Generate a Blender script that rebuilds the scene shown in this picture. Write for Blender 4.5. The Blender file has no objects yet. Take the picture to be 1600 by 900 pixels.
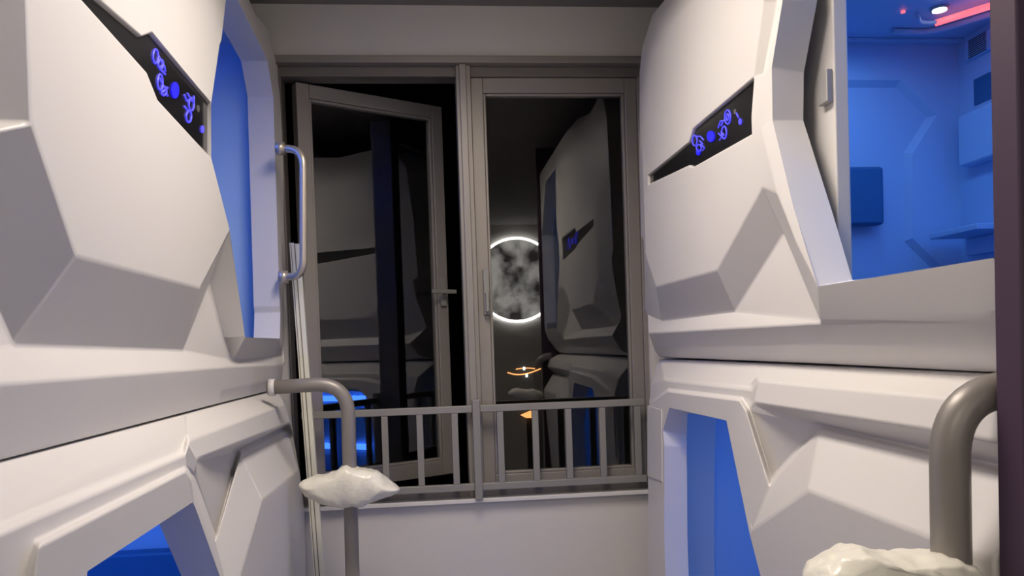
import bpy, bmesh, math, random
from mathutils import Vector, Matrix, noise
from mathutils.geometry import tessellate_polygon
random.seed(4)
sc = bpy.context.scene
COL = sc.collection

# ------------------------------------------------------------------ camera
F = 1240.0; PX, PY = 800.0, 570.0; H = 1.35
d = Vector(((675 - PX) / F, -(543 - PY) / F, -1)).normalized()      # world +Y seen from the camera
u = Vector((-0.033, 1.0, 0.0)); u.z = -(u.x * d.x + u.y * d.y) / d.z; u.normalize()
xr = d.cross(u).normalized()
R = Matrix((xr, d, u))                                              # camera -> world
cam_d = bpy.data.cameras.new('camera'); cam = bpy.data.objects.new('camera', cam_d); COL.objects.link(cam)
cam_d.sensor_width = 36; cam_d.lens = F / 1600 * 36; cam_d.shift_y = (PY - 450) / 1600
cam_d.clip_start = 0.02
cam.matrix_world = Matrix.Translation((0, 0, H)) @ R.to_4x4()
sc.camera = cam

# ------------------------------------------------------------------ world, light, exposure
w = bpy.data.worlds.new('night'); sc.world = w; w.use_nodes = True
w.node_tree.nodes['Background'].inputs[0].default_value = (0.10, 0.09, 0.12, 1)
w.node_tree.nodes['Background'].inputs[1].default_value = 0.02
vs = sc.view_settings
vs.view_transform = 'Standard'; vs.look = 'None'; vs.gamma = 1; vs.use_curve_mapping = False
vs.exposure = 0.0

def area(name, loc, size, power, color, rot=(0, 0, 0), parent=None, spread=math.pi):
    l = bpy.data.lights.new(name, 'AREA'); l.shape = 'RECTANGLE'; l.size, l.size_y = size
    l.energy = power; l.color = color; l.spread = spread
    o = bpy.data.objects.new(name, l); COL.objects.link(o); o.location = loc; o.rotation_euler = rot
    if parent: o.parent = parent
    return o
CEIL = 2.56
WARM = (1.0, 0.88, 0.76)
# the aisle's ceiling lamp hangs just ahead of the camera
area('ceiling_lamp_light', (0.08, 1.5, CEIL - 0.035), (0.26, 1.0), 18.5, WARM, spread=math.radians(152))
# unseen second lamp, added behind the camera as fill light
area('ceiling_lamp_light', (-0.75, -1.25, CEIL - 0.035), (1.2, 0.26), 20, (1.0, 0.89, 0.77))

# ------------------------------------------------------------------ helpers
WL, WLL, WR, WRL, D = 0.50, 0.46, 0.70, 0.70, 2.85
YMAX = 2.82
ORG = Vector((0, 0, H))
def ray(px, py):
    return R @ Vector(((px - PX) / F, -(py - PY) / F, -1))
def on_x(px, py, x):
    v = ray(px, py); t = x / v.x
    if v.y * t > YMAX or t <= 0: t = YMAX / v.y
    return ORG + v * t
def on_y(px, py, y):
    v = ray(px, py); return ORG + v * (y / v.y)
def on_z(px, py, z):
    v = ray(px, py); return ORG + v * ((z - H) / v.z)

def mat(name, col, rough=0.5, metal=0.0, emit=None, es=0, var=0.05, scale=6.0, bump=0.0, bscale=60, trans=0, ior=1.5, coat=0):
    m = bpy.data.materials.new(name); m.use_nodes = True
    n = m.node_tree.nodes; l = m.node_tree.links; b = n['Principled BSDF']
    b.inputs['Roughness'].default_value = rough; b.inputs['Metallic'].default_value = metal
    b.inputs['IOR'].default_value = ior; b.inputs['Transmission Weight'].default_value = trans
    b.inputs['Coat Weight'].default_value = coat
    tc = n.new('ShaderNodeTexCoord')
    if var:
        nz = n.new('ShaderNodeTexNoise'); nz.inputs['Scale'].default_value = scale; nz.inputs['Detail'].default_value = 4
        l.new(tc.outputs['Object'], nz.inputs['Vector'])
        mx = n.new('ShaderNodeMix'); mx.data_type = 'RGBA'
        mx.inputs[6].default_value = tuple(c * (1 - var) for c in col) + (1,)
        mx.inputs[7].default_value = tuple(min(1, c * (1 + var)) for c in col) + (1,)
        l.new(nz.outputs['Fac'], mx.inputs[0]); l.new(mx.outputs[2], b.inputs['Base Color'])
    else:
        b.inputs['Base Color'].default_value = (*col, 1)
    if bump:
        nb = n.new('ShaderNodeTexNoise'); nb.inputs['Scale'].default_value = bscale; nb.inputs['Detail'].default_value = 3
        l.new(tc.outputs['Object'], nb.inputs['Vector'])
        bp = n.new('ShaderNodeBump'); bp.inputs['Strength'].default_value = bump; bp.inputs['Distance'].default_value = 0.004
        l.new(nb.outputs['Fac'], bp.inputs['Height']); l.new(bp.outputs[0], b.inputs['Normal'])
    if emit:
        b.inputs['Emission Color'].default_value = (*emit, 1); b.inputs['Emission Strength'].default_value = es
    return m

M = {}
M['white'] = mat('white_plastic', (0.68, 0.66, 0.65), 0.42, var=0.02, scale=3, bump=0.02, bscale=25)
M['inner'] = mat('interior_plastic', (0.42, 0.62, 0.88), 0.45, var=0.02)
M['black'] = mat('black_glass', (0.012, 0.012, 0.014), 0.16, var=0.1)
M['wall'] = mat('grey_wall_paint', (0.64, 0.615, 0.59), 0.75, var=0.04, scale=2.5, bump=0.05)
M['sidewall'] = mat('white_wall_paint', (0.6, 0.58, 0.56), 0.8, var=0.04)
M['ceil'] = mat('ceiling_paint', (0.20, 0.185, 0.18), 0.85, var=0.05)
M['floor'] = mat('grey_floor_tile', (0.25, 0.24, 0.24), 0.35, var=0.15, scale=4)
M['frame'] = mat('grey_window_metal', (0.285, 0.262, 0.245), 0.42, metal=0.25, var=0.06, scale=9)
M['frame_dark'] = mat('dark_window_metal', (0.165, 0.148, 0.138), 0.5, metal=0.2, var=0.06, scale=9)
M['rail'] = mat('grey_rail_paint', (0.26, 0.25, 0.235), 0.45, metal=0.1, var=0.05)
M['glass'] = mat('window_glass', (0.92, 0.94, 0.93), 0.0, trans=1.0, ior=1.65, var=0)
M['chrome'] = mat('chrome', (0.60, 0.54, 0.46), 0.36, metal=0.6, var=0.02)
M['tube'] = mat('grey_tube_paint', (0.26, 0.24, 0.225), 0.4, metal=0.25, var=0.05)
M['cream'] = mat('cream_plastic', (0.74, 0.73, 0.62), 0.4, var=0.04)
M['cream_line'] = mat('brown_seam', (0.20, 0.16, 0.11), 0.5, var=0.1)
M['purple'] = mat('dark_purple_laminate', (0.056, 0.030, 0.062), 0.55, var=0.06, scale=3)
M['blue_pad'] = mat('blue_vinyl', (0.03, 0.15, 0.33), 0.5, var=0.06, bump=0.1)
M['led'] = mat('blue_led', (0.1, 0.3, 1), 0.4, emit=(0.06, 0.22, 1.0), es=14, var=0)
M['icon'] = mat('blue_icon', (0.02, 0.02, 0.3), 0.4, emit=(0.006, 0.004, 1.0), es=1.3, var=0)
M['icon_pale'] = mat('pale_blue_icon', (0.05, 0.05, 0.3), 0.4, emit=(0.07, 0.06, 1.0), es=1.15, var=0)
M['icon_grey'] = mat('grey_icon', (0.10, 0.10, 0.10), 0.5, var=0)
M['lamp'] = mat('lamp_diffuser', (1, 1, 1), 0.5, emit=WARM, es=5, var=0)
M['spot'] = mat('white_spot', (1, 1, 1), 0.5, emit=(0.8, 0.92, 1), es=6, var=0)
M['pink'] = mat('pink_led', (1, 0.3, 0.3), 0.4, emit=(1.0, 0.16, 0.18), es=1.1, var=0)
M['amber'] = mat('amber_light', (1, 0.5, 0.1), 0.4, emit=(1.0, 0.42, 0.13), es=1.5, var=0)
M['dark_slot'] = mat('dark_slot', (0.02, 0.022, 0.03), 0.6, var=0.1)
M['groove'] = mat('grey_hardware', (0.45, 0.44, 0.43), 0.4, metal=0.4, var=0.05)
# thin crumpled plastic film
m = mat('plastic_film', (0.80, 0.78, 0.70), 0.28, var=0.10, scale=22, bump=0.6, bscale=45); M['film'] = m
m.node_tree.nodes['Principled BSDF'].inputs['Subsurface Weight'].default_value = 0.15
m.node_tree.nodes['Principled BSDF'].inputs['Subsurface Radius'].default_value = (0.02, 0.02, 0.015)

def link(name, me, m=None, parent=None, smooth=False):
    o = bpy.data.objects.new(name, me); COL.objects.link(o)
    if m is not None: me.materials.append(M[m] if isinstance(m, str) else m)
    if parent: o.parent = parent
    if smooth:
        for p in me.polygons: p.use_smooth = True
    return o
def empty(name, loc=(0, 0, 0)):
    o = bpy.data.objects.new(name, None); COL.objects.link(o); o.empty_display_size = 0.1
    return o                                   # parts are built in world coordinates, so the root stays unrotated
def tag(o, label=None, cat=None, group=None, kind=None):
    if label: o['label'] = label
    if cat: o['category'] = cat
    if group: o['group'] = group
    if kind: o['kind'] = kind
    return o
def bev(o, wd=0.005, seg=2, ang=18):
    b = o.modifiers.new('bevel', 'BEVEL'); b.width = wd; b.segments = seg
    b.limit_method = 'ANGLE'; b.angle_limit = math.radians(ang); b.harden_normals = True
    for p in o.data.polygons: p.use_smooth = True
    return o
def finish(bm, name, m, parent=None, smooth=False):
    bmesh.ops.recalc_face_normals(bm, faces=bm.faces[:])
    me = bpy.data.meshes.new(name); bm.to_mesh(me); bm.free()
    return link(name, me, m, parent, smooth)
def add_box(bm, a, b):
    vs_ = [bm.verts.new((x, y, z)) for x in (a[0], b[0]) for y in (a[1], b[1]) for z in (a[2], b[2])]
    for f in ((0, 1, 3, 2), (4, 6, 7, 5), (0, 4, 5, 1), (2, 3, 7, 6), (0, 2, 6, 4), (1, 5, 7, 3)):
        bm.faces.new([vs_[i] for i in f])
def boxes(name, m, lst, parent=None, bw=0.0):
    bm = bmesh.new()
    for a, b in lst: add_box(bm, a, b)
    o = finish(bm, name, m, parent)
    if bw: bev(o, bw, 2, 30)
    return o
def prism(name, m, pts, off, parent=None, bw=0.0):
    """closed slab: polygon pts swept by vector off"""
    bm = bmesh.new(); off = Vector(off)
    a = [bm.verts.new(p) for p in pts]; b = [bm.verts.new(Vector(p) + off) for p in pts]
    bm.faces.new(a); bm.faces.new(b[::-1]); n = len(pts)
    for i in range(n): bm.faces.new((a[i], b[i], b[(i + 1) % n], a[(i + 1) % n]))
    o = finish(bm, name, m, parent)
    if bw: bev(o, bw, 2, 25)
    return o
def round_path(pts, rad, n=7):
    pts = [Vector(p) for p in pts]; out = [pts[0]]
    for i in range(1, len(pts) - 1):
        p, a, b = pts[i], (pts[i - 1] - pts[i]), (pts[i + 1] - pts[i])
        fa = .98 if i == 1 else .49; fb = .98 if i == len(pts) - 2 else .49
        r = min(rad, a.length * fa, b.length * fb)
        s, e = p + a.normalized() * r, p + b.normalized() * r
        for k in range(n + 1):
            t = k / n; out.append(s * (1 - t) ** 2 + p * 2 * t * (1 - t) + e * t * t)
    out.append(pts[-1]); return out
def tube_bm(bm, path, rad, seg=16, closed=False):
    path = [Vector(p) for p in path]; n = len(path); rings = []; nrm = None
    for i, p in enumerate(path):
        if closed: t = (path[(i + 1) % n] - path[i - 1]).normalized()
        else: t = (path[min(i + 1, n - 1)] - path[max(i - 1, 0)]).normalized()
        if nrm is None:
            nrm = t.orthogonal().normalized()
        nrm = (nrm - t * nrm.dot(t)).normalized(); bn = t.cross(nrm)
        rings.append([bm.verts.new(p + (nrm * math.cos(2 * math.pi * k / seg) + bn * math.sin(2 * math.pi * k / seg)) * rad) for k in range(seg)])
    m_ = n if closed else n - 1
    for i in range(m_):
        a, b = rings[i], rings[(i + 1) % n]
        for k in range(seg): bm.faces.new((a[k], a[(k + 1) % seg], b[(k + 1) % seg], b[k]))
    if not closed:
        bm.faces.new(rings[0][::-1]); bm.faces.new(rings[-1])
def tube(name, m, path, rad, parent=None, seg=16, closed=False):
    bm = bmesh.new(); tube_bm(bm, path, rad, seg, closed)
    return finish(bm, name, m, parent, True)

# ------------------------------------------------------------------ room shell
XL, XR, YN = -1.66, 1.95, -2.2
tag(boxes('floor', 'floor', [((XL - .1, YN - .1, -0.1), (XR + .1, D + .15, 0))]), kind='structure')
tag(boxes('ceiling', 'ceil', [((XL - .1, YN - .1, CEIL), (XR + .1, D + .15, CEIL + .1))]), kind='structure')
tag(boxes('wall_left', 'sidewall', [((XL - .1, YN - .1, 0), (XL, D + .15, CEIL))]), kind='structure')
tag(boxes('wall_right', 'sidewall', [((XR, YN - .1, 0), (XR + .1, D + .15, CEIL))]), kind='structure')
tag(boxes('wall_near', 'sidewall', [((XL, YN - .1, 0), (XR, YN, CEIL))]), kind='structure')

# window opening measured on the wall plane
wtop = on_y(720, 92, D).z; wl = on_y(436, 200, D).x; wr = on_y(1012, 400, D).x
wbot = on_y(800, 775, D).z
tag(boxes('wall_far', 'wall', [((XL, D, wtop), (XR, D + .15, CEIL)), ((XL, D, 0), (XR, D + .15, wbot)),
      ((XL, D, wbot), (wl, D + .15, wtop)), ((wr, D, wbot), (XR, D + .15, wtop))]), kind='structure')
# pale sill strip along the foot of the window
tag(boxes('trim_1', 'white', [((wl, D - .028, wbot - .014), (wr, D + .12, wbot + .002))], bw=.003), kind='structure')

# ------------------------------------------------------------------ pods
class Face:
    """one moulded pod front: named vertices (picture position + depth behind the front plane), then facets"""
    def __init__(s, side, W): s.s = side; s.W = W; s.v = {}
    def p(s, px, py, r=0.0): return on_x(px, py, s.s * (s.W + r))
    def q(s, y, z, r=0.0): return Vector((s.s * (s.W + r), y, z))
    def add(s, **kw):
        for k, t in kw.items(): s.v[k] = s.p(*t) if not isinstance(t, Vector) else t
    def ext(s, new, old, y, dr=0.0):
        o = s.v[old]; s.v[new] = Vector((o.x + s.s * dr, y, o.z))
    def back(s, names, dr, suffix='b'):
        for n in names:
            o = s.v[n]; s.v[n + suffix] = o + Vector((s.s * dr, 0, 0))
    def mesh(s, name, m, polys, parent, bw=0.006, seg=3):
        bm = bmesh.new(); bv = {}
        def g(n):
            if n not in bv: bv[n] = bm.verts.new(s.v[n])
            return bv[n]
        for pl in polys:
            ns = pl.split()
            out = []
            for n in ns:
                if n not in out: out.append(n)
            if len(out) < 3: continue
            try: bm.faces.new([g(n) for n in out])
            except ValueError: pass
        o = finish(bm, name, m, parent)
        bev(o, bw, seg, 10)
        return o

def strips(rows):
    """quads between successive rows of vertex names"""
    out = []
    for a, b in zip(rows, rows[1:]):
        a, b = a.split(), b.split()
        for i in range(len(a) - 1): out.append(f'{a[i]} {a[i+1]} {b[i+1]} {b[i]}')
    return out
def loopwall(a, b): return strips([a, b])

def interior(pod, side, W, y0, y1, z0, z1, depth, r0=0.085, hole=None, endwall=True):
    """open-fronted sleeping compartment"""
    xa = side * (W + r0); xb = side * (W + depth)
    bm = bmesh.new()
    def quad(*p): bm.faces.new([bm.verts.new(v) for v in p])
    quad((xb, y0, z0), (xb, y1, z0), (xb, y1, z1), (xb, y0, z1))
    quad((xa, y0, z0), (xb, y0, z0), (xb, y0, z1), (xa, y0, z1))
    if endwall: quad((xa, y1, z0), (xb, y1, z0), (xb, y1, z1), (xa, y1, z1))
    quad((xa, y0, z0), (xb, y0, z0), (xb, y1, z0), (xa, y1, z0))
    quad((xa, y0, z1), (xb, y0, z1), (xb, y1, z1), (xa, y1, z1))
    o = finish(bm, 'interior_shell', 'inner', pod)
    return o
def mattress(pod, side, W, y0, y1, z, depth):
    a = (min(side * (W + .10), side * (W + depth - .03)), y0 + .03, z); b = (max(side * (W + .10), side * (W + depth - .03)), y1 - .03, z + .09)
    return boxes('mattress', 'blue_pad', [(a, b)], pod, .02)
def pod_light(pod, side, W, yc, zt, depth, power, ly=1.2, color=(0.20, 0.47, 1.0), strip=True):
    # LED strip along the top of the back wall, with its light
    x = side * (W + depth - .05)
    if strip: boxes('led_strip', 'led', [((min(x, x + side * .03), yc - ly / 2, zt - .05), (max(x, x + side * .03), yc + ly / 2, zt - .03))], pod)
    return area('pod_led_light', (side * (W + depth * .55), yc, zt - .03), (.12, ly), power, color, parent=pod)

def icons(face, pod_panel, r, polys, rings, blobs, m_line='icon_pale', m_blob='icon', wid=0.0022):
    """lit symbols lying on the panel glass"""
    s = face.s
    for pts in polys:
        tube('symbol_stroke', m_line, [face.p(x, y, r) for x, y in pts], wid, pod_panel, 6)
    for cx, cy, rx, ry in rings:
        tube('symbol_ring', m_line, [face.p(cx + rx * math.cos(a * math.pi / 8), cy + ry * math.sin(a * math.pi / 8), r) for a in range(16)], wid, pod_panel, 6, True)
    for cx, cy, rx, ry, mm in blobs:
        prism('symbol_dot', mm, [face.p(cx + rx * math.cos(a * math.pi / 6), cy + ry * math.sin(a * math.pi / 6), r) for a in range(12)], (-s * .0015, 0, 0), pod_panel)

TOPZ = 2.40
# ================= upper left pod
LU = Face(-1, WL); luo = empty('capsule_pod')
tag(luo, 'upper capsule pod on the left with blue doorway next to chrome handle', 'capsule pod', 'white sleeping capsule pods')
LU.add(tl=(40, -82), tu=(38, -112), s1=(130, 0), s2=(230, 112), s3=(247, 155), s4=(330, 247), u1=(155, 0), u2=(222, 58), u3=(238, 52), u4=(330, 160),
       u6=(343, 70), u7=(323, 0), u8=LU.q(1.62, TOPZ), u9=LU.q(0.97, TOPZ),
       e1=(357, 360), c2=(313, 450), c1=(120, 400), a2=(50, 192), c3=(19, 540, .06), c4=(285, 548, .055), n1=(328, 438, .068), n2=(363, 563, .05),
       o6=(383, 527, .0), m1=(346, 62, .012), m2=(354, -10, .012), m3=LU.q(1.80, TOPZ, .01),
       b3=(-190, 188, .12), b4=(-190, 240, .075), b5=(-60, 358, .085), b6=(-190, 545, .10), b0=LU.q(0.74, TOPZ, .12),
       dl=(0, 545, .06), d0=(0, 600, .03), d2=(361, 573, .03), h0=(0, 673, .042), h1=(345, 608, .042), p0=(0, 720, .05), p1=(341, 631, .05),
       g0=(437, 529, .0), g1=(441, 556, .02), g2=(443, 570, .028), g3=(441, 592, .045), g4=(432, 608, .05),
       j0=(369, -6), j1=(418, 95), j2=(427, 151), j3=(437, 478), j3c=(438, 488),
       k0=(390, 0, .015), kx=(400, 23, .02), k1=(417, 43, .02), k2=(430, 90, .02), k3=(438, 147, .02), k4=(443, 253, .02), k5=(445, 430, .02), k6=(444, 530, .02), k7=(447, 566, .02),
       k9=LU.q(2.30, TOPZ, .03))
for n, o in (('dn', 'dl'), ('d0n', 'd0'), ('h0n', 'h0'), ('p0n', 'p0')): LU.ext(n, o, 0.74)
LU.v['b6'] = Vector((LU.v['dn'].x - .04, .74, LU.v['dn'].z + .05))
for n in ('u8', 'u9', 'b0', 'm3', 'k9'):
    o = LU.v[n]; LU.v[n + 't'] = o + Vector((-.07, 0, .075))
    LU.v[n + 'tt'] = o + Vector((-.3, 0, .085))
for n in ('b3', 'b4'):                       # carry the side facets on to the pod's near end
    o, e = LU.v['a2'], LU.v[n]; LU.v[n] = o + (e - o) * ((.74 - o.y) / (e.y - o.y))
for n in 'b0 b3 b4 b6 dn d0n h0n p0n'.split(): LU.v[n + 'z'] = Vector((-.95, .74, LU.v[n].z))
well = 'tl s1 s2 s3 s4 u4 u3 u2 u1 tu'.split()
LU.back(well, .012, 'w')
near = 'o6 e1 s4 u4 u6 m1 m2 j0'.split(); far = 'j0 j1 j2 j3 j3c g0'.split()
LU.back(near + far + ['m1', 'm2'], .084, 'i')
LU.back(['p0n', 'p0', 'p1', 'g4'], .12, 'x')
LU.back('k9 k0 kx k1 k2 k3 k4 k5 k6 k7 g2 g3 g4'.split(), .25, 'x')
for n in 'k0 kx k1 k2 k3 k4 k5 k6 k7 g2 g3 g4'.split(): LU.v[n + 'x'].y = min(LU.v[n].y + .03, YMAX)
polys = ['tl s1 s2 s3 s4 e1 c2 c1 a2', 'tu u1 u2 u3 u4 u6 u7 u8 u9', 'u7 u6 m1 m2', 'u8 u7 m2 m3',
         'tl a2 b3 b0 tu', 'tu u9 b0', 'a2 b4 b3', 'a2 c1 c3 b5 b4', 'c3 dl b6 b4 b5', 'dl dn b6',
         'c1 c2 c4 c3', 'c2 e1 n1 c4', 'n1 c4 n2', 'e1 n1 n2 o6',
         'c3 c4 n2 d2 d0 dl', 'd0n d0 dl dn', 'o6 n2 g1 g0', 'n2 d2 g2 g1',
         'd0 d2 h1 h0', 'h0 h1 p1 p0', 'd0n d0 h0 h0n', 'h0n h0 p0 p0n', 'd2 h1 g3 g2', 'h1 p1 g4 g3',
         'p0n p0 p0x p0nx', 'p0 p1 p1x p0x', 'p1 g4 g4x p1x',
         'g0 g1 k6', 'g1 g2 k7 k6',
         'm3 m2 j0 k0 k9', 'j0 j1 k1 kx k0', 'j1 k2 k1', 'j1 j2 k3 k2', 'j2 j3 k5 k4 k3', 'j3 j3c k6 k5', 'j3c g0 k6']
polys += strips(['u9 u8 m3 k9', 'u9t u8t m3t k9t', 'u9tt u8tt m3tt k9tt']) + ['b0 u9 u9t b0t', 'b0t u9t u9tt b0tt']
polys += strips(['k9 k0 kx k1 k2 k3 k4 k5 k6 k7 g2 g3 g4', 'k9x k0x kxx k1x k2x k3x k4x k5x k6x k7x g2x g3x g4x']) + ['k9 k9t k9tt k9x']
polys += loopwall(' '.join(well + [well[0]]), ' '.join(n + 'w' for n in well + [well[0]]))
polys += strips(['b0 b3 b4 b6 dn d0n h0n p0n', 'b0z b3z b4z b6z dnz d0nz h0nz p0nz'])
LU.mesh('front_shell', 'white', polys, luo)
fr = loopwall('o6 e1 s4 u4 u6 m1 m2 j0 j1 j2 j3 j3c g0 o6', 'o6i e1i s4i u4i u6i m1i m2i j0i j1i j2i j3i j3ci g0i o6i')
LU.mesh('doorway_frame', 'white', fr, luo, .004)
cp = prism('control_panel', 'black', [LU.v[n + 'w'] + Vector((.003, 0, 0)) for n in well], (-.01, 0, 0), luo)
cp['label'] = 'glossy black control strip with lit blue symbols'
icons(LU, cp, .0082,
      [[(246, 84), (254, 100), (250, 106)], [(252, 96), (257, 104), (258, 112)], [(250, 108), (258, 116)],
       [(249, 122), (257, 138), (262, 137)], [(252, 146), (258, 140), (262, 150)], [(288, 148), (292, 158), (299, 155)], [(293, 146), (300, 158)],
       [(288, 166), (294, 174), (290, 182)], [(303, 150), (303, 168)]],
      [(243, 88, 4, 11), (251, 100, 4, 7), (250, 128, 4, 12), (256, 142, 4, 7), (299, 163, 4, 10), (295, 182, 4, 9)],
      [(273, 141, 6, 13, 'icon'), (309, 170, 2, 6, 'icon_grey'), (316, 202, 2.5, 6, 'icon_pale')])
# chrome grab handle at the far jamb
hp = [on_y(441, 232, 2.66), on_y(474, 234, 2.62), on_y(474, 431, 2.62), on_y(446, 433, 2.68)]
gh = tube('grab_handle', 'chrome', round_path(hp, .055), .0125, luo); gh['label'] = 'polished chrome grab handle'
for q in (hp[0], hp[3]):
    tube('handle_mount', 'chrome', [q + Vector((-.02, 0, 0)), q + Vector((.008, 0, 0))], .021, gh)
ZB_LU = 1.26
boxes('end_plate', 'white', [((-1.62, .742, 1.255), (-.88, .795, 2.478))], luo, .004)
interior(luo, -1, WL, 1.12, 2.80, ZB_LU, 2.40, 1.1)
mattress(luo, -1, WL, 1.12, 2.80, ZB_LU, 1.1)
pod_light(luo, -1, WL, 1.96, 2.38, 1.1, 1.25)

# ================= upper right pod
RU = Face(1, WR); ruo = empty('capsule_pod')
tag(ruo, 'upper capsule pod on the right with large open doorway onto blue interior', 'capsule pod', 'white sleeping capsule pods')
RU.add(tl=(1012, 288), tu=(1012, 274), l1=(1075, 258), l2=(1082, 261), l3=(1174, 209), r1=(1173, 183), r2=(1177, 122), v1=(1082, 202), v2=(1076, 222),
       ar=(1192, 0), at=RU.q(1.66, TOPZ), atl=RU.q(1.85, TOPZ), al0=(1112, -32), al1=(1085, 0), al2=(1050, 35), al3=(1023, 86), al4=(1013, 128), al5=(1004, 241),
       c0=(1009, 398), c1=(1025, 448), c2=(1120, 422), c3=(1191, 292), n1=(1225, 365, .05), n4=(1149, 486, .048), d0=(1034, 500, .06), n2=(1281, 499, .03),
       d1=(1011, 490, .05), e0=(1013, 521, .03), e1=(1149, 513, .03), e2=(1280, 506, .028), h0=(1036, 543, .055), h1=(1149, 541, .055), h2=(1275, 538, .055),
       p0=(1030, 558, .09), p1=(1149, 563, .09), p2=(1275, 568, .09),
       m0=(1215, 0, .03), m1=(1194, 116, .010), m2=(1190, 200, -.006), m3=(1214, 300, -.006), m4=(1246, 385, -.004),
       i0=(1223, 0, 0), i1=(1206, 105, 0), i2=(1207, 188, 0), i3=(1240, 325, 0), s0=(1276, 448, 0), s9=(1552, 403, 0),
       f2=(1552, 489, .02), f3=(1552, 500, .03), f4=(1552, 545, .055), f5=(1552, 582, .09),
       k0=(1062, -30, .04), k1=(1038, 0, .04), k2=(1019, 23, .035), k3=(1003, 74, .03), k4=(999, 113, .03), k5=(999, 233, .03), k6=(1001, 370, .03), k7=(1005, 376, .03),
       k8=(1007, 417, .035), k9=(1007, 485, .045), kb=(1023, 549, .06), katl=RU.q(2.0, TOPZ, .05))
it = RU.v['i0']; RU.v['it'] = Vector((it.x, 1.52, 2.30)); RU.v['mt'] = Vector((it.x + .014, 1.56, 2.34)); RU.v['mtt'] = RU.q(1.56, TOPZ)
NEAR = 0.925
RU.v['itn'] = RU.q(NEAR + .22, 2.30); RU.v['inu'] = RU.q(NEAR, 2.02)
RU.ext('s9n', 's9', NEAR); EN = NEAR - .015
for n, o in (('f2n', 'f2'), ('f3n', 'f3'), ('f4n', 'f4'), ('f5n', 'f5'), ('s9e', 's9')): RU.ext(n, o, EN)
RU.v['inue'] = RU.q(EN, 2.02); RU.v['tope'] = RU.q(EN, TOPZ)
RU.v['tne'] = RU.q(NEAR + .22, TOPZ)
for n in 'atl at mtt tne tope'.split():
    o = RU.v[n]; RU.v[n + 't'] = o + Vector((.07, 0, .075)); RU.v[n + 'tt'] = o + Vector((.3, 0, .085))
RU.v['katlt'] = RU.v['katl'] + Vector((.05, 0, .055))
ring = 'i0 i1 i2 i3 s0'.split()
for n, t in dict(i0i=(1277, 0), i1i=(1256, 113), i2i=(1255, 188), i3i=(1300, 330), s0i=(1332, 438)).items():
    RU.v[n] = on_y(t[0], t[1], RU.v[n[:-1]].y)
RU.back('it itn inu s9n s9'.split(), .072, 'i')
well = 'tl l1 l2 l3 r1 r2 v1 v2 tu'.split(); RU.back(well, .012, 'w')
sil = 'katl k0 k1 k2 k3 k4 k5 k6 k7 k8 k9 d1 e0 kb p0'.split()
RU.back(sil, .25, 'x')
for n in sil: RU.v[n + 'x'].y = min(RU.v[n].y + .03, YMAX)
RU.back('p0 p1 p2 f5 f5n'.split(), .12, 'y'); RU.back('tope inue s9e f2n f3n f4n f5n'.split(), .4, 'z')
polys = ['ar r2 v1 v2 tu al5 al4 al3 al2 al1 al0 atl at', 'tl l1 l2 l3 c3 c2 c1 c0', 'tu tl c0 al5',
         'c2 c3 n1 n4', 'c1 c2 n4 d0', 'n1 n4 n2', 'd0 n4 e1 e0 d1', 'n4 n2 e2 e1', 'e0 e1 h1 h0', 'e1 e2 h2 h1', 'h0 h1 p1 p0', 'h1 h2 p2 p1',
         'ar r2 m1 m0', 'r2 r1 l3 m2 m1', 'l3 c3 m3 m2', 'c3 n1 m4 m3', 'n1 n2 s0 m4', 'at ar m0 mt mtt',
         'mt m0 i0 it', 'm0 m1 i1 i0', 'm1 m2 i2 i1', 'm2 m3 i3 i2', 'm3 m4 s0 i3',
         's0 n2 f2 s9', 'n2 e2 f3 f2', 'e2 h2 f4 f3', 'h2 p2 f5 f4', 's9 f2 f2n s9e s9n', 'f2 f3 f3n f2n', 'f3 f4 f4n f3n', 'f4 f5 f5n f4n',
         'p0 p1 p1y p0y', 'p1 p2 p2y p1y', 'p2 f5 f5y p2y', 'f5 f5n f5ny f5y',
         'mtt mt it itn tne', 'itn inu inue tope tne', 'inu s9n s9e inue',
         'c0 c1 d0 d1 k9 k8', 'e0 h0 kb', 'h0 p0 kb', 'al5 c0 k8 k7 k6 k5', 'al5 al4 k4 k5', 'al4 al3 k3 k4', 'al3 al2 k2 k3', 'al2 al1 k1 k2', 'al1 al0 k0 k1', 'al0 atl katl k0']
polys += strips(['atl at mtt tne tope', 'atlt att mttt tnet topet', 'atltt attt mtttt tnett topett']) + ['katl atl atlt katlt', 'katl katlt katlx']
polys += strips([' '.join(sil), ' '.join(n + 'x' for n in sil)]) + strips(['tope inue s9e f2n f3n f4n f5n', 'topez inuez s9ez f2nz f3nz f4nz f5nz'])
polys += loopwall(' '.join(well + [well[0]]), ' '.join(n + 'w' for n in well + [well[0]]))
RU.mesh('front_shell', 'white', polys, ruo)
fr = loopwall('it i0 i1 i2 i3 s0 s9 s9n inu itn it', 'iti i0i i1i i2i i3i s0i s9i s9ni inui itni iti')
RU.mesh('doorway_frame', 'white', fr, ruo, .004)
cp = prism('control_panel', 'black', [RU.v[n + 'w'] + Vector((-.003, 0, 0)) for n in well], (.01, 0, 0), ruo)
cp['label'] = 'glossy black control strip with lit blue symbols'
def z3(x, y): return (1000 + x / 4.735, 110 + y / 4.735)
def z3e(x, y, a, b): return (*z3(x, y), a / 4.735, b / 4.735)
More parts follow.
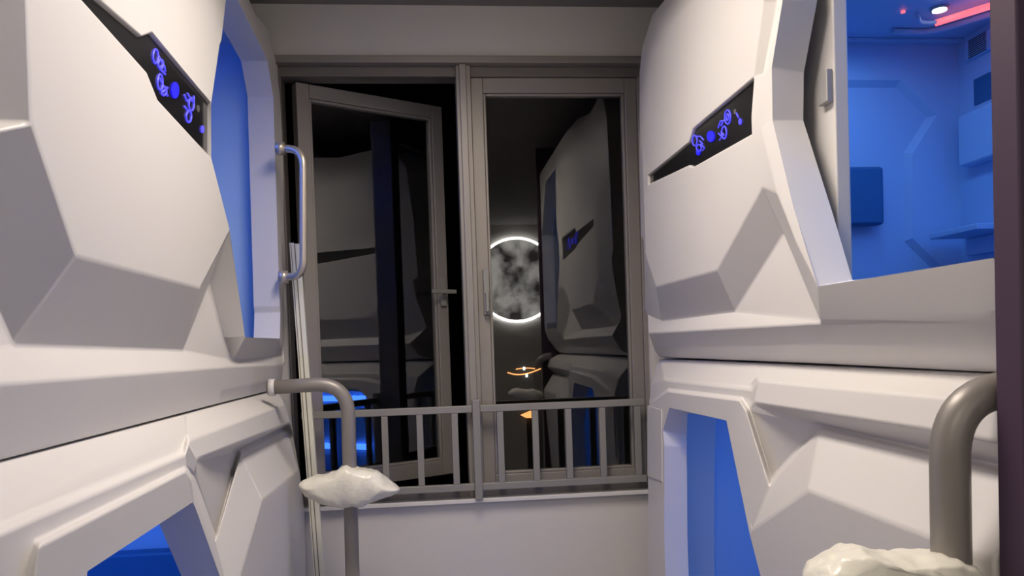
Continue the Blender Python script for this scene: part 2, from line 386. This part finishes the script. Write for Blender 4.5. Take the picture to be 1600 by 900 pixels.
icons(RU, cp, .0082,
      [[z3(*p) for p in l] for l in ([(412, 488), (448, 488), (470, 515)], [(450, 545), (478, 575), (465, 590)], [(440, 520), (465, 545)],
        [(578, 425), (595, 375), (628, 372)], [(600, 410), (612, 385)], [(580, 465), (604, 490), (588, 515)], [(600, 455), (622, 480)], [(712, 315), (728, 350)])],
      [z3e(405, 520, 18, 38), z3e(436, 575, 18, 26), z3e(648, 345, 22, 52), z3e(648, 345, 9, 24), z3e(622, 460, 18, 46)],
      [(*z3e(525, 488, 28, 42), 'icon'), (*z3e(432, 605, 14, 24), 'icon'), (*z3e(705, 305, 9, 20, ), 'icon_grey'), (*z3e(743, 378, 11, 24), 'icon_pale')], wid=.0018)
# sliding door parked behind the frame
xd = WR + .10
dv = [on_x(1303, 100, xd), ]
yd = dv[0].y
door = boxes('sliding_door', 'white', [((xd, yd, 1.40), (xd + .03, yd + .62, 2.38))], ruo, .004)
lt = on_x(1295, 135, xd)
boxes('door_latch', 'groove', [((xd - .014, yd + .004, lt.z - .035), (xd, yd + .04, lt.z + .03))], door, .003)
# compartment
YE, XB, ZT, ZBR = 2.62, WR + 1.16, 0, 1.30
ZT = on_y(1400, 64, YE).z
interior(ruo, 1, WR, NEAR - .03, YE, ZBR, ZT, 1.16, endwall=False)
# end wall with its sunken eight-sided panel
xmin = WR + .13
hole = [on_y(*p, YE) for p in ((1408, 125), (1464, 180), (1426, 240), (1426, 372), (1474, 420))]
hole = [Vector((xmin, YE, hole[0].z))] + hole + [Vector((hole[-1].x, YE, ZBR + .04)), Vector((xmin, YE, ZBR + .04))]
def inset(pl, k):
    out = []
    for i in range(len(pl)):
        p, a, b = pl[i], pl[i - 1], pl[(i + 1) % len(pl)]
        d1 = (p - a).normalized(); d2 = (b - p).normalized()
        n1 = Vector((d1.z, 0, -d1.x)); n2 = Vector((d2.z, 0, -d2.x))      # loop runs clockwise seen from the aisle
        mvec = (n1 + n2).normalized(); out.append(p + mvec * (k / max(.3, mvec.dot(n1))))
    return out
inn = [v + Vector((0, .02, 0)) for v in inset(hole, .02)]
outer = [Vector((WR + .085, YE, ZBR)), Vector((XB, YE, ZBR)), Vector((XB, YE, ZT)), Vector((WR + .085, YE, ZT))]
bm = bmesh.new(); hv = [bm.verts.new(p) for p in hole]; iv = [bm.verts.new(p) for p in inn]
def eq(*p): bm.faces.new([bm.verts.new((x, YE, z)) for x, z in p])
xa_ = WR + .085; ht = hole[0].z; hb = hole[-1].z
eq((xa_, ZBR), (xmin, ZBR), (xmin, ZT), (xa_, ZT)); eq((xmin, ht), (XB, ht), (XB, ZT), (xmin, ZT)); eq((xmin, ZBR), (XB, ZBR), (XB, hb), (xmin, hb))
for p, q in zip(hole[1:6], hole[2:7]): eq((p.x, p.z), (XB, p.z), (XB, q.z), (q.x, q.z))
for i in range(8): bm.faces.new((hv[i], hv[(i + 1) % 8], iv[(i + 1) % 8], iv[i]))
bm.faces.new(iv)
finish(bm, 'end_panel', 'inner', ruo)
mattress(ruo, 1, WR, NEAR, YE, ZBR, 1.16)
a, b = on_y(1300, 355, YE), on_y(1370, 264, YE)
boxes('headrest_pad', 'blue_pad', [((xmin + .02, YE - .045, a.z), (b.x, YE + .005, b.z))], ruo, .012)
# cornice round the compartment
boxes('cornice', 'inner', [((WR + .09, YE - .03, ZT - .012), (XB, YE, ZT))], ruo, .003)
# downlight, small lamp and glowing ceiling trim
c = on_z(1468, 14, ZT - .004)
dl = tube('downlight', 'groove', [c + Vector((0, 0, .004)), c + Vector((0, 0, -.003))], .027, ruo, 24)
tube('downlight_lens', 'spot', [c, c + Vector((0, 0, -.006))], .021, dl, 24)
c = on_z(1411, 17, ZT - .004); tube('indicator_lamp', 'pink', [c, c + Vector((0, 0, -.006))], .007, ruo, 12)
tr = [on_z(x, y, ZT - .02) for x, y in ((1433, 22), (1437, 36), (1462, 36), (1500, 24), (1548, 9), (1600, -6))]
tube('glowing_trim', 'pink', round_path(tr[2:], .05), .011, ruo, 8)
gl_ = on_z(1560, 20, ZT - .06); area('trim_light', gl_, (.06, .25), .05, (1.0, .2, .25), rot=(0, math.radians(180), 0), parent=ruo)
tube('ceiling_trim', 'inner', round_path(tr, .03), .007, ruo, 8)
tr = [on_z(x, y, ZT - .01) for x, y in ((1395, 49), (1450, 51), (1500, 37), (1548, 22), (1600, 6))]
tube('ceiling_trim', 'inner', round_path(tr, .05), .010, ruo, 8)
# back wall: grille, niche and small fittings
def bw(px, py): return on_x(px, py, XB)
def onb(px, py):
    v = ray(px, py); return ORG + v * (XB / v.x)
g0, g1 = onb(1514, 97), onb(1549, 48)
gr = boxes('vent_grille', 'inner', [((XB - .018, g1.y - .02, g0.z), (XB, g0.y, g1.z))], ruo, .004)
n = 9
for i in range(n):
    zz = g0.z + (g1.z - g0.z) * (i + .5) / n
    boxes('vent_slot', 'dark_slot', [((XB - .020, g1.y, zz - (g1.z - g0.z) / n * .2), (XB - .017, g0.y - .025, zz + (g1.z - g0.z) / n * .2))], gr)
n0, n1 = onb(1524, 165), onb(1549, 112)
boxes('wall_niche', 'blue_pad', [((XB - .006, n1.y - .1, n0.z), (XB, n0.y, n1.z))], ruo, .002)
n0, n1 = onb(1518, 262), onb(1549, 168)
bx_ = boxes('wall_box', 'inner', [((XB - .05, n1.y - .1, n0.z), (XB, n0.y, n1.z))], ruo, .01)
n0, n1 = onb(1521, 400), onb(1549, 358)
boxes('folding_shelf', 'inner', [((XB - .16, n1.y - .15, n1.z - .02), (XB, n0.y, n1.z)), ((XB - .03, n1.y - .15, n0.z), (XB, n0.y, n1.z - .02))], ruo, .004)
boxes('led_strip', 'led', [((XB - .05, .95, ZT - .05), (XB - .02, 1.75, ZT - .03))], ruo)
pod_light(ruo, 1, WR, 1.72, ZT - .01, 1.16, 5.0, 1.5, strip=False)

# ================= lower right pod
RL = Face(1, WRL); rlo = empty('capsule_pod')
tag(rlo, 'lower capsule pod on the right with narrow blue doorway beside the window', 'capsule pod', 'white sleeping capsule pods')
RL.add(t0=(1032, 561, .092), t1=(1180, 567, .092), t2=(1540, 583, .092), h1=(1037, 588, .036), h2=(1173, 602, .036), h3=(1183, 588, .04), h4=(1480, 612, .04), g1=(1038, 594, .02), g2=(1176, 609, .02), g3=(1186, 595, .022), g4=(1480, 621, .022),
       v1b=(1043, 607, .018), v2b=(1159, 621, .018), v3b=(1172, 640, .022), vbb=(1205, 749, .045), x1b=(1281, 664, .062), x2b=(1450, 704, .062),
       v1=(1044, 612, 0), v2=(1156, 626, 0), v3=(1166, 643, 0), w0=(1178, 630, .008), w1=(1452, 672, .008), vb=(1203, 760, .02), x1=(1281, 671, .042), x2=(1450, 712, .042),
       y1=(1262, 766, -.02), y2=(1450, 838, -.02), ib=(1175, 828, 0), i1=(1135, 657, .004), i0=(1046, 637, .004), i2=(1214, 1000, .02),
       p1=(1036, 672, .006), p2=(1038, 696, .006), p3=(1038, 834, .006), p4=(1042, 1000, .006), yb=(1450, 1100, .05), 
       s0=(1028, 562, .095), s1=(1018, 600, .045), s2=(1013, 632, .028), s2b=(1015, 634, .02), s3=(1012, 744, .028), s4=(1013, 880, .028), s5=(1016, 1000, .028))
for n, o in (('t9', 't2'), ('h9', 'h4'), ('g9', 'g4'), ('w9', 'w1'), ('x9', 'x2'), ('x9b', 'x2b'), ('y9', 'y2')): RL.ext(n, o, EN)
RL.v['w9'].z -= .0
BZ = 0.12
for n in ('i2', 'p4', 'yb', 's5'): RL.v[n].z = BZ if n in ('yb',) else RL.v[n].z
RL.v['ybn'] = Vector((RL.v['yb'].x, EN, BZ)); RL.v['i3'] = RL.q(RL.v['i2'].y - .05, .30, .02); RL.v['p5'] = RL.q(RL.v['p4'].y, .30, .006)
RL.v['bi'] = RL.q(RL.v['i3'].y, BZ, .05); RL.v['bp'] = RL.q(RL.v['p4'].y, BZ, .05); RL.v['bs'] = Vector((RL.v['s5'].x, RL.v['s5'].y, BZ))
loop = 'i0 i1 ib i2 i3 p5 p4 p3 p2 p1'.split(); RL.back(loop, .078, 'i')
for n, t in dict(i0i=(1074, 646), p1i=(1073, 680), p2i=(1073, 698), p3i=(1074, 834), p4i=(1079, 1000)).items(): RL.v[n] = on_y(*t, RL.v[n[:-1]].y)
sil = 's0 s1 s2 s3 s4 s5 bs'.split(); RL.back(sil, .25, 'x')
for n in sil: RL.v[n + 'x'].y = min(RL.v[n].y + .03, YMAX)
RL.back('s0 t0 t1 t2 t9'.split(), .2, 'y'); RL.back('t9 h9 w9 x9 y9 ybn'.split(), .4, 'z')
polys = ['t0 t1 h3 h2 h1', 't1 t2 h4 h3', 't2 t9 h9 h4', 'g1 g2 v2b v1b', 'g2 g3 w0 v3b v2b', 'g3 g4 w1 w0', 'g4 g9 w9 w1',
         'v3b w0 x1b vbb', 'w0 w1 x2b x1b', 'w1 w9 x9b x2b', 'v1 v2 i1 i0', 'v2 v3 i1', 'v3 vb ib i1', 'vb x1 y1 ib', 'x1 x2 y2 y1', 'x2 x9 y9 y2',
         'ib y1 yb i2', 'y1 y2 yb', 'y2 y9 ybn yb', 'i2 yb bi i3', 'i3 bi bp p5',
         's0 t0 h1 g1 s1', 's1 g1 v1b s2', 's2 v1b v1', 's2 v1 i0 p1', 's2 p1 p2 p3 s3', 's3 p3 p4 s5 s4', 's5 p4 p5 bp bs',
         's0 t0 t0y s0y', 't0 t1 t1y t0y', 't1 t2 t2y t1y', 't2 t9 t9y t2y']
polys += strips(['h1 h2 h3 h4 h9', 'g1 g2 g3 g4 g9']) + strips(['v1b v2b v3b vbb x1b x2b x9b', 'v1 v2 v3 vb x1 x2 x9'])
polys += strips([' '.join(sil), ' '.join(n + 'x' for n in sil)]) + strips(['t9 h9 w9 x9 y9 ybn', 't9z h9z w9z x9z y9z ybnz'])
RL.mesh('front_shell', 'white', polys, rlo)
RL.mesh('doorway_frame', 'white', loopwall(' '.join(loop + [loop[0]]), ' '.join(n + 'i' for n in loop + [loop[0]])), rlo, .004)
prism('jamb_cover', 'white', [RL.p(1013, 634, .026), RL.p(1035, 640, .01), RL.p(1036, 753, .01), RL.p(1013, 743, .026)], (-.004, 0, 0), rlo, .0015)
interior(rlo, 1, WRL, NEAR, 2.78, .22, 1.22, 1.06)
mattress(rlo, 1, WRL, NEAR, 2.78, .22, 1.06)
for y0, y1, zz in ((1.15, 1.64, 1.02), (1.15, 1.345, .69), (1.55, 1.66, .69)):
    boxes('led_strip', 'led', [((WRL + 1.02, y0, zz - .018), (WRL + 1.05, y1, zz + .018))], rlo)
pod_light(rlo, 1, WRL, 1.85, 1.20, 1.06, 2.6, strip=False)

# ================= lower left pod
LL = Face(-1, WLL); llo = empty('capsule_pod')
tag(llo, 'lower capsule pod on the left, blue opening cut off by the bottom edge', 'capsule pod', 'white sleeping capsule pods')
LL.add(t0=(0, 722, .092), t1=(290, 647, .092), t2=(431, 610, .092), h1=(0, 820, .036), h2=(285, 702, .036), h3=(290, 677, .04), h4=(441, 624, .04), g1=(0, 834, .02), g2=(289, 711, .02), g3=(294, 688, .022), g4=(444, 632, .022),
       v1b=(54, 846, .018), v2b=(291, 729, .018), v3b=(304, 744, .022), vbb=(338, 838, .045), x1b=(374, 703, .062), x2b=(447, 666, .052),
       v1=(60, 852, 0), v2=(288, 736, 0), v3=(298, 749, 0), w0=(306, 718, .008), w1=(453, 660, .008), vb=(336, 848, .02), x1=(376, 710, .042), x2=(448, 673, .04),
       y1=(410, 780, -.02), y2=(466, 735, -.015), ib=(362, 947, 0), i1=(302, 784, .004), i0=(136, 893, .004), 
       s0=(437, 612, .08), s1=(453, 644, .03), s2=(459, 680, .02), s3=(469, 742, .0), s4=(476, 800, .0), s5=(477, 880, .02), s6=(480, 1000, .04))
EL = .74
for n, o in (('t9', 't0'), ('h9', 'h1'), ('g9', 'g1')): LL.ext(n, o, EL)
zv = LL.v['v1'].z; LL.v['v9'] = LL.q(EL, zv, .02)
LL.v['v8'] = LL.q(LL.v['v1'].y - .03, zv - .10, 0); LL.v['v8b'] = LL.q(LL.v['v1'].y - .045, zv - .10, .02); LL.v['v7b'] = LL.q(LL.v['v1'].y - .045, .20, .04); LL.v['v7'] = LL.q(LL.v['v8'].y, .20, .03); LL.v['v6'] = LL.q(EL, .20, .03)
LL.v['i5'] = LL.q(LL.v['i0'].y + .0, .30, .02); LL.v['i4'] = LL.q(LL.v['ib'].y + .16, .30, .02)
LL.v['b6'] = Vector((LL.v['s6'].x, LL.v['s6'].y, .12)); LL.v['b4'] = LL.q(LL.v['i4'].y, .12, .04); LL.v['b5'] = LL.q(LL.v['i5'].y, .12, .04); LL.v['b7'] = LL.q(EL, .12, .04)
loop = 'i0 i1 ib i4 i5'.split(); LL.back(loop, .078, 'i')
sil = 's0 s1 s2 s3 s4 s5 s6 b6'.split(); LL.back(sil, .25, 'x')
for n in sil: LL.v[n + 'x'].y = min(LL.v[n].y + .03, YMAX)
LL.back('t9 t0 t1 t2 s0'.split(), .2, 'y')
polys = ['t9 t0 h1 h9', 't0 t1 h3 h2 h1', 't1 t2 h4 h3', 'g9 g1 v1b v9', 'g1 g2 v2b v1b', 'g2 g3 w0 v3b v2b', 'g3 g4 w1 w0', 'v3b w0 x1b vbb', 'w0 w1 x2b x1b',
         'v9 v1b v8b v7b v6', 'v1 v2 i1 i0 v8', 'v2 v3 i1', 'v3 vb ib i1', 'vb x1 y1 ib', 'x1 x2 y2 y1', 'v8 i0 i5 v7', 'v6 v7b v7 i5 b5 b7', 'ib y1 b4 i4', 'y1 y2 s4 s5 s6 b6 b4', 'i5 i4 b4 b5',
         't2 s0 s1 g4 h4', 'g4 s1 s2 w1', 'w1 s2 x2b', 'x2b s2 x2', 'x2 s2 s3 y2', 'y2 s3 s4', 't9 t0 t0y t9y', 't0 t1 t1y t0y', 't1 t2 t2y t1y', 't2 s0 s0y t2y']
polys += strips([' '.join(sil), ' '.join(n + 'x' for n in sil)])
LL.back('t9 h9 g9 v9 v6 b7'.split(), .3, 'z'); polys += strips(['t9 h9 g9 v9 v6 b7', 't9z h9z g9z v9z v6z b7z'])
polys += strips(['h9 h1 h2 h3 h4', 'g9 g1 g2 g3 g4']) + strips(['v7b v8b v1b v2b v3b vbb x1b x2b', 'v7 v8 v1 v2 v3 vb x1 x2'])
LL.mesh('front_shell', 'white', polys, llo)
LL.mesh('doorway_frame', 'white', loopwall(' '.join(loop + [loop[0]]), ' '.join(n + 'i' for n in loop + [loop[0]])), llo, .004)
boxes('end_plate', 'white', [((-1.60, .742, .12), (-.50, .795, 1.215))], llo, .004)
interior(llo, -1, WLL, .80, 2.78, .22, 1.20, 1.1)
mattress(llo, -1, WLL, .80, 2.78, .22, 1.1)
pz = on_y(215, 857, 2.78).z
boxes('headrest_pad', 'blue_pad', [((-1.5, 2.72, .36), (-.62, 2.78, pz))], llo, .015)
pod_light(llo, -1, WLL, 1.85, 1.19, 1.1, 3.2)

# ------------------------------------------------------------------ window
win = empty('window_1'); win['kind'] = 'structure'
YF = D + .035
def wx(px, py=430, y=YF): return on_y(px, py, y).x
def wz(py, px=720, y=YF): return on_y(px, py, y).z
fx0, fx1 = wl, wr; fz1 = wz(92); fz0 = wbot
bandz = wz(106)
boxes('head_trim', 'frame', [((fx0 - .02, D - .018, bandz), (fx1 + .02, D + .10, wtop + .006))], win, .003)
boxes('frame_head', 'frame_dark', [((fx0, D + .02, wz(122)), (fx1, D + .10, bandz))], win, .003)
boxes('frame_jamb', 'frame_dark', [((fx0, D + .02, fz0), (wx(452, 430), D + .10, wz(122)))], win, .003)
boxes('frame_jamb', 'frame', [((wx(1001, 400), D + .02, fz0), (fx1 + .03, D + .10, wz(122)))], win, .003)
mx0, mx1 = wx(722, 430), wx(745, 430)
boxes('mullion', 'frame', [((mx0, D + .005, fz0), (mx1, D + .10, bandz)), ((mx0 + .012, D - .008, fz0), (mx1 - .016, D + .005, bandz))], win, .003)
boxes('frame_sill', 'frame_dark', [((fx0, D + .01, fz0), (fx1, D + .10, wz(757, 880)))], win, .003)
# fixed sash (right)
def sash_mesh(bm, w_, z0, z1, st, rb, rt, th):
    """frame in local coords: x 0..w, y 0..th"""
    add_box(bm, (0, 0, z0), (st, th, z1)); add_box(bm, (w_ - st, 0, z0), (w_, th, z1))
    add_box(bm, (st, 0, z0), (w_ - st, th, z0 + rb)); add_box(bm, (st, 0, z1 - rt), (w_ - st, th, z1))
    bd = .010                                        # glazing bead
    add_box(bm, (st, .006, z0 + rb), (st + bd, th - .006, z1 - rt)); add_box(bm, (w_ - st - bd, .006, z0 + rb), (w_ - st, th - .006, z1 - rt))
    add_box(bm, (st + bd, .006, z0 + rb), (w_ - st - bd, th - .006, z0 + rb + bd)); add_box(bm, (st + bd, .006, z1 - rt - bd), (w_ - st - bd, th - .006, z1 - rt))
def sash(x0, y0, w_, z0, z1, st, rb, rt, ang, name='sash'):
    T = Matrix.Translation((x0, y0, 0)) @ Matrix.Rotation(ang, 4, 'Z')
    bm = bmesh.new(); sash_mesh(bm, w_, z0, z1, st, rb, rt, .045); bm.transform(T)
    o = finish(bm, name, 'frame', win); bev(o, .003, 2, 30)
    bm = bmesh.new(); add_box(bm, (st + .004, .019, z0 + rb + .004), (w_ - st - .004, .025, z1 - rt - .004)); bm.transform(T)
    finish(bm, 'pane', 'glass', o)
    return o, T
sx0, sx1 = mx1, wx(1001, 400)
zt_ = wz(122); zb_ = wz(757, 880)
so, T = sash(sx0, D + .03, sx1 - sx0, zb_, zt_, wx(764) - sx0, wz(736, 880) - zb_, zt_ - wz(146), 0)
lz = wz(458, 760); lx = wx(760, 458, D + .02)
boxes('sash_handle', 'rail', [((lx - .011, D + .004, lz - .08), (lx + .011, D + .03, lz + .085)), ((lx - .006, D - .02, lz - .07), (lx + .006, D + .006, lz - .0))], so, .003)
# open sash (left), hinged on the left and swung outwards
hx = wx(468, 300); A = on_y(480, 152, D + .05); 
ang = math.radians(30)
so2, T2 = sash(hx, D + .05, .60, zb_ + .01, zt_ - .008, .048, .06, .05, ang)
hz = wz(456, 690, 3.15)
bm = bmesh.new(); add_box(bm, (.56, -.014, hz - .055), (.585, 0, hz + .055)); add_box(bm, (.566, -.045, hz - .008), (.578, -.014, hz + .008)); add_box(bm, (.50, -.05, hz - .008), (.61, -.038, hz + .008)); bm.transform(T2)
bev(finish(bm, 'sash_handle', 'rail', so2), .002, 2, 30)

# guard rail inside the window
gd = empty('window_guard_rail'); tag(gd, 'grey metal guard rail with upright bars across lower window', 'guard rail')
YG = D - .045
def gx(px, py): return on_y(px, py, YG).x
def gz(px, py): return on_y(px, py, YG).z
zt1, zt0 = gz(880, 628), gz(880, 639); zb1, zb0 = gz(880, 749), gz(880, 760)
xp0, xp1 = gx(740, 700), gx(752, 700); xl, xrr = max(gx(470, 650), -.478), gx(1008, 625)
boxes('top_rail', 'rail', [((xl, YG, zt0), (xp0, YG + .022, zt1))], gd, .003)
boxes('top_rail', 'rail', [((xp1, YG, zt0), (xrr, YG + .022, zt1))], gd, .003)
boxes('bottom_rail', 'rail', [((xl, YG, zb0), (xp0, YG + .022, zb1))], gd, .003)
boxes('bottom_rail', 'rail', [((xp1, YG, zb0), (xrr, YG + .022, zb1))], gd, .003)
boxes('post', 'rail', [((xp0, YG - .006, wbot + .002), (xp1, YG + .03, zt1 + .02))], gd, .003)
for px in (548, 602, 657, 712, 783, 838, 890, 943, 998):
    x = gx(px, 700); boxes('baluster', 'rail', [((x - .0115, YG + .002, zb1), (x + .0115, YG + .02, zt0))], gd, .002)

# ------------------------------------------------------------------ ladder poles and wrapped steps
def film(name, cx, cy, cz, outline, th, label, seed, group='plastic wrapped ladder steps'):
    """crumpled film: closed bag grown round an outline given in local x/z"""
    bm = bmesh.new(); n = len(outline); K = 10; rings = []
    # resample outline
    pts = [Vector((a, 0, b)) for a, b in outline]; per = []
    for i in range(n):
        p, q = pts[i], pts[(i + 1) % n]
        for k in range(6): per.append(p.lerp(q, k / 6))
    # smooth a little
    m_ = len(per)
    for _ in range(1): per = [(per[i - 1] + per[i] * 2 + per[(i + 1) % m_]) / 4 for i in range(m_)]
    c0 = sum(per, Vector()) / m_
    for j in range(-K, K + 1):
        t = j / K; s = 1 - .34 * abs(t) ** 3.6
        ringv = []
        for p in per:
            q = c0 + (p - c0) * s
            q.y = t * th
            nv = noise.noise_vector(q * 24 + Vector((seed, 0, 0))) * .0055 + noise.noise_vector(q * 75 + Vector((0, seed, 0))) * .0028
            nv += Vector((0, 0, .0035)) * (1 - 2 * abs(noise.noise(Vector((q.x * 26 + seed, q.y * 14, q.z * 9)))))
            ringv.append(bm.verts.new(q + nv + Vector((cx, cy, cz))))
        rings.append(ringv)
    for a, b in zip(rings, rings[1:]):
        for k in range(m_): bm.faces.new((a[k], a[(k + 1) % m_], b[(k + 1) % m_], b[k]))
    bm.faces.new(rings[0]); bm.faces.new(rings[-1][::-1])
    o = finish(bm, name, 'film', None, True)
    return tag(o, label, 'plastic wrap', group)

YT = 2.45
lad = empty('ladder_pole'); tag(lad, 'grey bent ladder pole beside the window, rising from wrapped step', 'ladder pole', 'grey ladder poles')
a = on_y(434, 605, YT); b = on_y(543, 598, YT); cbot = on_y(546, 880, YT)
tp = round_path([Vector((a.x - .03, YT, a.z)), Vector((b.x, YT, b.z)), Vector((cbot.x, YT, .0))], .10, 10)
tube('pole', 'tube', tp, .0215, lad, 20)
tube('collar', 'white', [a + Vector((-.025, 0, 0)), a + Vector((-.008, 0, 0))], .026, lad, 20)
pxw = lambda x, y: on_y(x, y, YT - .03)
c = pxw(545, 765)
out = [(466, 761), (474, 752), (505, 744), (527, 737), (541, 727), (556, 734), (588, 739), (606, 752), (626, 767), (612, 775), (588, 785), (560, 794), (530, 796), (500, 787), (474, 777)]
film('plastic_wrap', c.x, YT - .005, c.z, [((pxw(*p) - c).x, (pxw(*p) - c).z) for p in out], .06, 'crumpled milky plastic film wrapped round step of the pole beside the window', 3)
boxes('step', 'tube', [((c.x - .11, YT - .03, c.z - .012), (c.x + .08, YT + .03, c.z + .008))], lad, .004)
c2 = Vector((c.x, 0, .585))
film('plastic_wrap', c2.x, YT - .005, c2.z, [((pxw(*p) - c).x, (pxw(*p) - c).z) for p in out], .06, 'crumpled milky plastic film on lower step of the left pole, barely in view', 9)
boxes('step', 'tube', [((c2.x - .11, YT - .03, c2.z - .012), (c2.x + .08, YT + .03, c2.z + .008))], lad, .004)

YR = .935
lad2 = empty('ladder_pole'); tag(lad2, 'thick grey bent ladder pole in the right foreground by purple panel', 'ladder pole', 'grey ladder poles')
a = on_y(1640, 606, YR); b = on_y(1482, 600, YR)
bt = on_y(1482, 900, YR)
tp = round_path([Vector((WR + .03, YR, a.z)), Vector((b.x, YR, a.z)), Vector((bt.x, YR, 0))], .112, 12)
tube('pole', 'tube', tp, .0235, lad2, 24)
pxr = lambda x, y: on_y(x, y, YR - .02)
c = pxr(1440, 915)
out = [(1275, 915), (1290, 893), (1318, 872), (1340, 866), (1358, 868), (1382, 876), (1420, 877), (1455, 872), (1500, 875), (1535, 895), (1545, 920), (1510, 950), (1420, 975), (1330, 955)]
film('plastic_wrap', c.x, YR, c.z, [((pxr(*p) - c).x, (pxr(*p) - c).z) for p in out], .05, 'crumpled milky plastic film on step of the right foreground pole, at bottom edge', 15)
boxes('step', 'tube', [((c.x - .08, YR - .03, c.z - .012), (c.x + .07, YR + .03, c.z + .004))], lad2, .004)

# ------------------------------------------------------------------ cream lengths of trunking leaning in the corner
cr = empty('leaning_pole'); tag(cr, 'slim cream pole with dark seams leaning between left pods and window', 'pole')
ta, tb = on_y(461, 380, 2.76), on_y(500, 900, 2.68)
dirv = (tb - ta); ext_ = ta + dirv * ((0 - ta.z) / dirv.z)
def rod(name, m, off, hw, hd, yoff=0.0, top=0.0):
    p0 = ta + Vector((off, yoff, -top)); p1 = ext_ + Vector((off, yoff, 0))
    bm = bmesh.new(); vv = []
    for p in (p0, p1):
        vv.append([bm.verts.new(p + Vector((sx * hw, sy * hd, 0))) for sx, sy in ((-1, -1), (1, -1), (1, 1), (-1, 1))])
    for k in range(4): bm.faces.new((vv[0][k], vv[0][(k + 1) % 4], vv[1][(k + 1) % 4], vv[1][k]))
    bm.faces.new(vv[0][::-1]); bm.faces.new(vv[1])
    return finish(bm, name, m, cr)
rod('slat', 'cream', -.010, .0075, .010); rod('slat', 'cream', .0085, .0075, .010, .002, .003)
rod('seam', 'cream_line', 0, .0025, .007, .002, .004); rod('seam', 'cream_line', -.0125, .0012, .0105, -.0005, .004)

# ------------------------------------------------------------------ dark panel edge at the right
ye = .92; xe = on_y(1552, 450, ye - .015).x
e0, e1 = on_y(1548, 0, ye), on_y(1558, 900, ye)
pp = tag(boxes('partition_panel', 'purple', [((xe, ye - .06, 0), (XR, ye - .015, CEIL))], None, .004), 'dark purple upright panel edge along the right side', 'panel')
# grey cover strip and handle on its window side (seen mirrored in the pane)
cs = boxes('cover_strip', 'groove', [((xe + .03, ye - .015, H + .13), (xe + .115, ye + .004, H + .80))], pp, .003)
boxes('strip_foot', 'rail', [((xe + .03, ye - .015, H + .07), (xe + .115, ye + .006, H + .13))], pp, .003)
# ------------------------------------------------------------------ aisle lamp, and the added fill lamp at the rear
for nm, loc, sz, lab in (('ceiling_lamp', (0.08, 1.5), (.15, .52), 'long ceiling lamp above the aisle between the pods'), ('ceiling_lamp', (-.75, -1.25), (.62, .15), 'unseen long ceiling lamp added as fill behind the pods')):
    e = empty(nm); tag(e, lab, 'ceiling lamp')
    boxes('housing', 'groove', [((loc[0] - sz[0], loc[1] - sz[1], CEIL - .02), (loc[0] + sz[0], loc[1] + sz[1], CEIL))], e, .004)
    boxes('diffuser', 'lamp', [((loc[0] - sz[0] + .02, loc[1] - sz[1] + .02, CEIL - .03), (loc[0] + sz[0] - .02, loc[1] + sz[1] - .02, CEIL - .02))], e)
# backlit moon disc on the wall behind the camera (seen mirrored in the fixed pane)
def mirror(px, py, y): return on_y(px, py, 2 * (D + .05) - y)
mc = mirror(808, 437, YN + .04); mc.y = YN + .031; mr = (mirror(808, 372, YN + .03) - mirror(808, 502, YN + .03)).z / 2
moon = empty('moon_lamp'); tag(moon, 'round glowing moon lamp mirrored in the right window pane', 'wall lamp')
mm = bpy.data.materials.new('moon_print'); mm.use_nodes = True
n_ = mm.node_tree.nodes; l_ = mm.node_tree.links; b_ = n_['Principled BSDF']
tc = n_.new('ShaderNodeTexCoord'); nz = n_.new('ShaderNodeTexNoise'); nz.inputs['Scale'].default_value = 3.6; nz.inputs['Detail'].default_value = 7
rp = n_.new('ShaderNodeValToRGB'); rp.color_ramp.elements[0].position = .44; rp.color_ramp.elements[0].color = (.035, .03, .028, 1)
rp.color_ramp.elements[1].position = .60; rp.color_ramp.elements[1].color = (.62, .60, .56, 1)
l_.new(tc.outputs['Object'], nz.inputs['Vector']); l_.new(nz.outputs['Fac'], rp.inputs[0]); l_.new(rp.outputs[0], b_.inputs['Base Color'])
l_.new(rp.outputs[0], b_.inputs['Emission Color']); b_.inputs['Emission Strength'].default_value = 2.4
M['moon'] = mm
M['moon_rim'] = mat('moon_rim', (1, 1, 1), .4, emit=(1, .97, .92), es=20, var=0)
tube('disc', 'moon', [mc + Vector((0, 0, 0)), mc + Vector((0, -.03, 0))], mr * .97, moon, 48)
tube('rim', 'moon_rim', [mc + Vector((mr * math.cos(k * math.pi / 32), -.01, mr * math.sin(k * math.pi / 32))) for k in range(64)], .014, moon, 8, True)

# ------------------------------------------------------------------ building across the street
cn = empty('neighbour_building'); tag(cn, 'dark building outside with small amber canopy lights, behind right window pane', 'building')
YO = 14.0
M['facade'] = mat('dark_facade', (.05, .045, .04), .8, var=.2)
boxes('facade', 'facade', [((-4, YO + .1, -8), (6, YO + 3, 6))], cn)
for pts, rd in (([(793, 582), (805, 586), (825, 584), (845, 576)], .011), ([(806, 577), (820, 574), (836, 576)], .009)):
    tube('canopy_light', 'amber', round_path([on_y(x, y, YO + .08) for x, y in pts], .3), rd, cn, 8)
for x, y in ((819, 578), (823, 589)):
    c = on_y(x, y, YO + .06); tube('bulb', 'spot', [c, c + Vector((0, 0, .05))], .018, cn, 10)
prism('wedge_lamp', 'amber', [on_y(x, y, YO) for x, y in ((814, 649), (830, 642), (832, 653), (822, 653))], (0, .1, 0), cn)
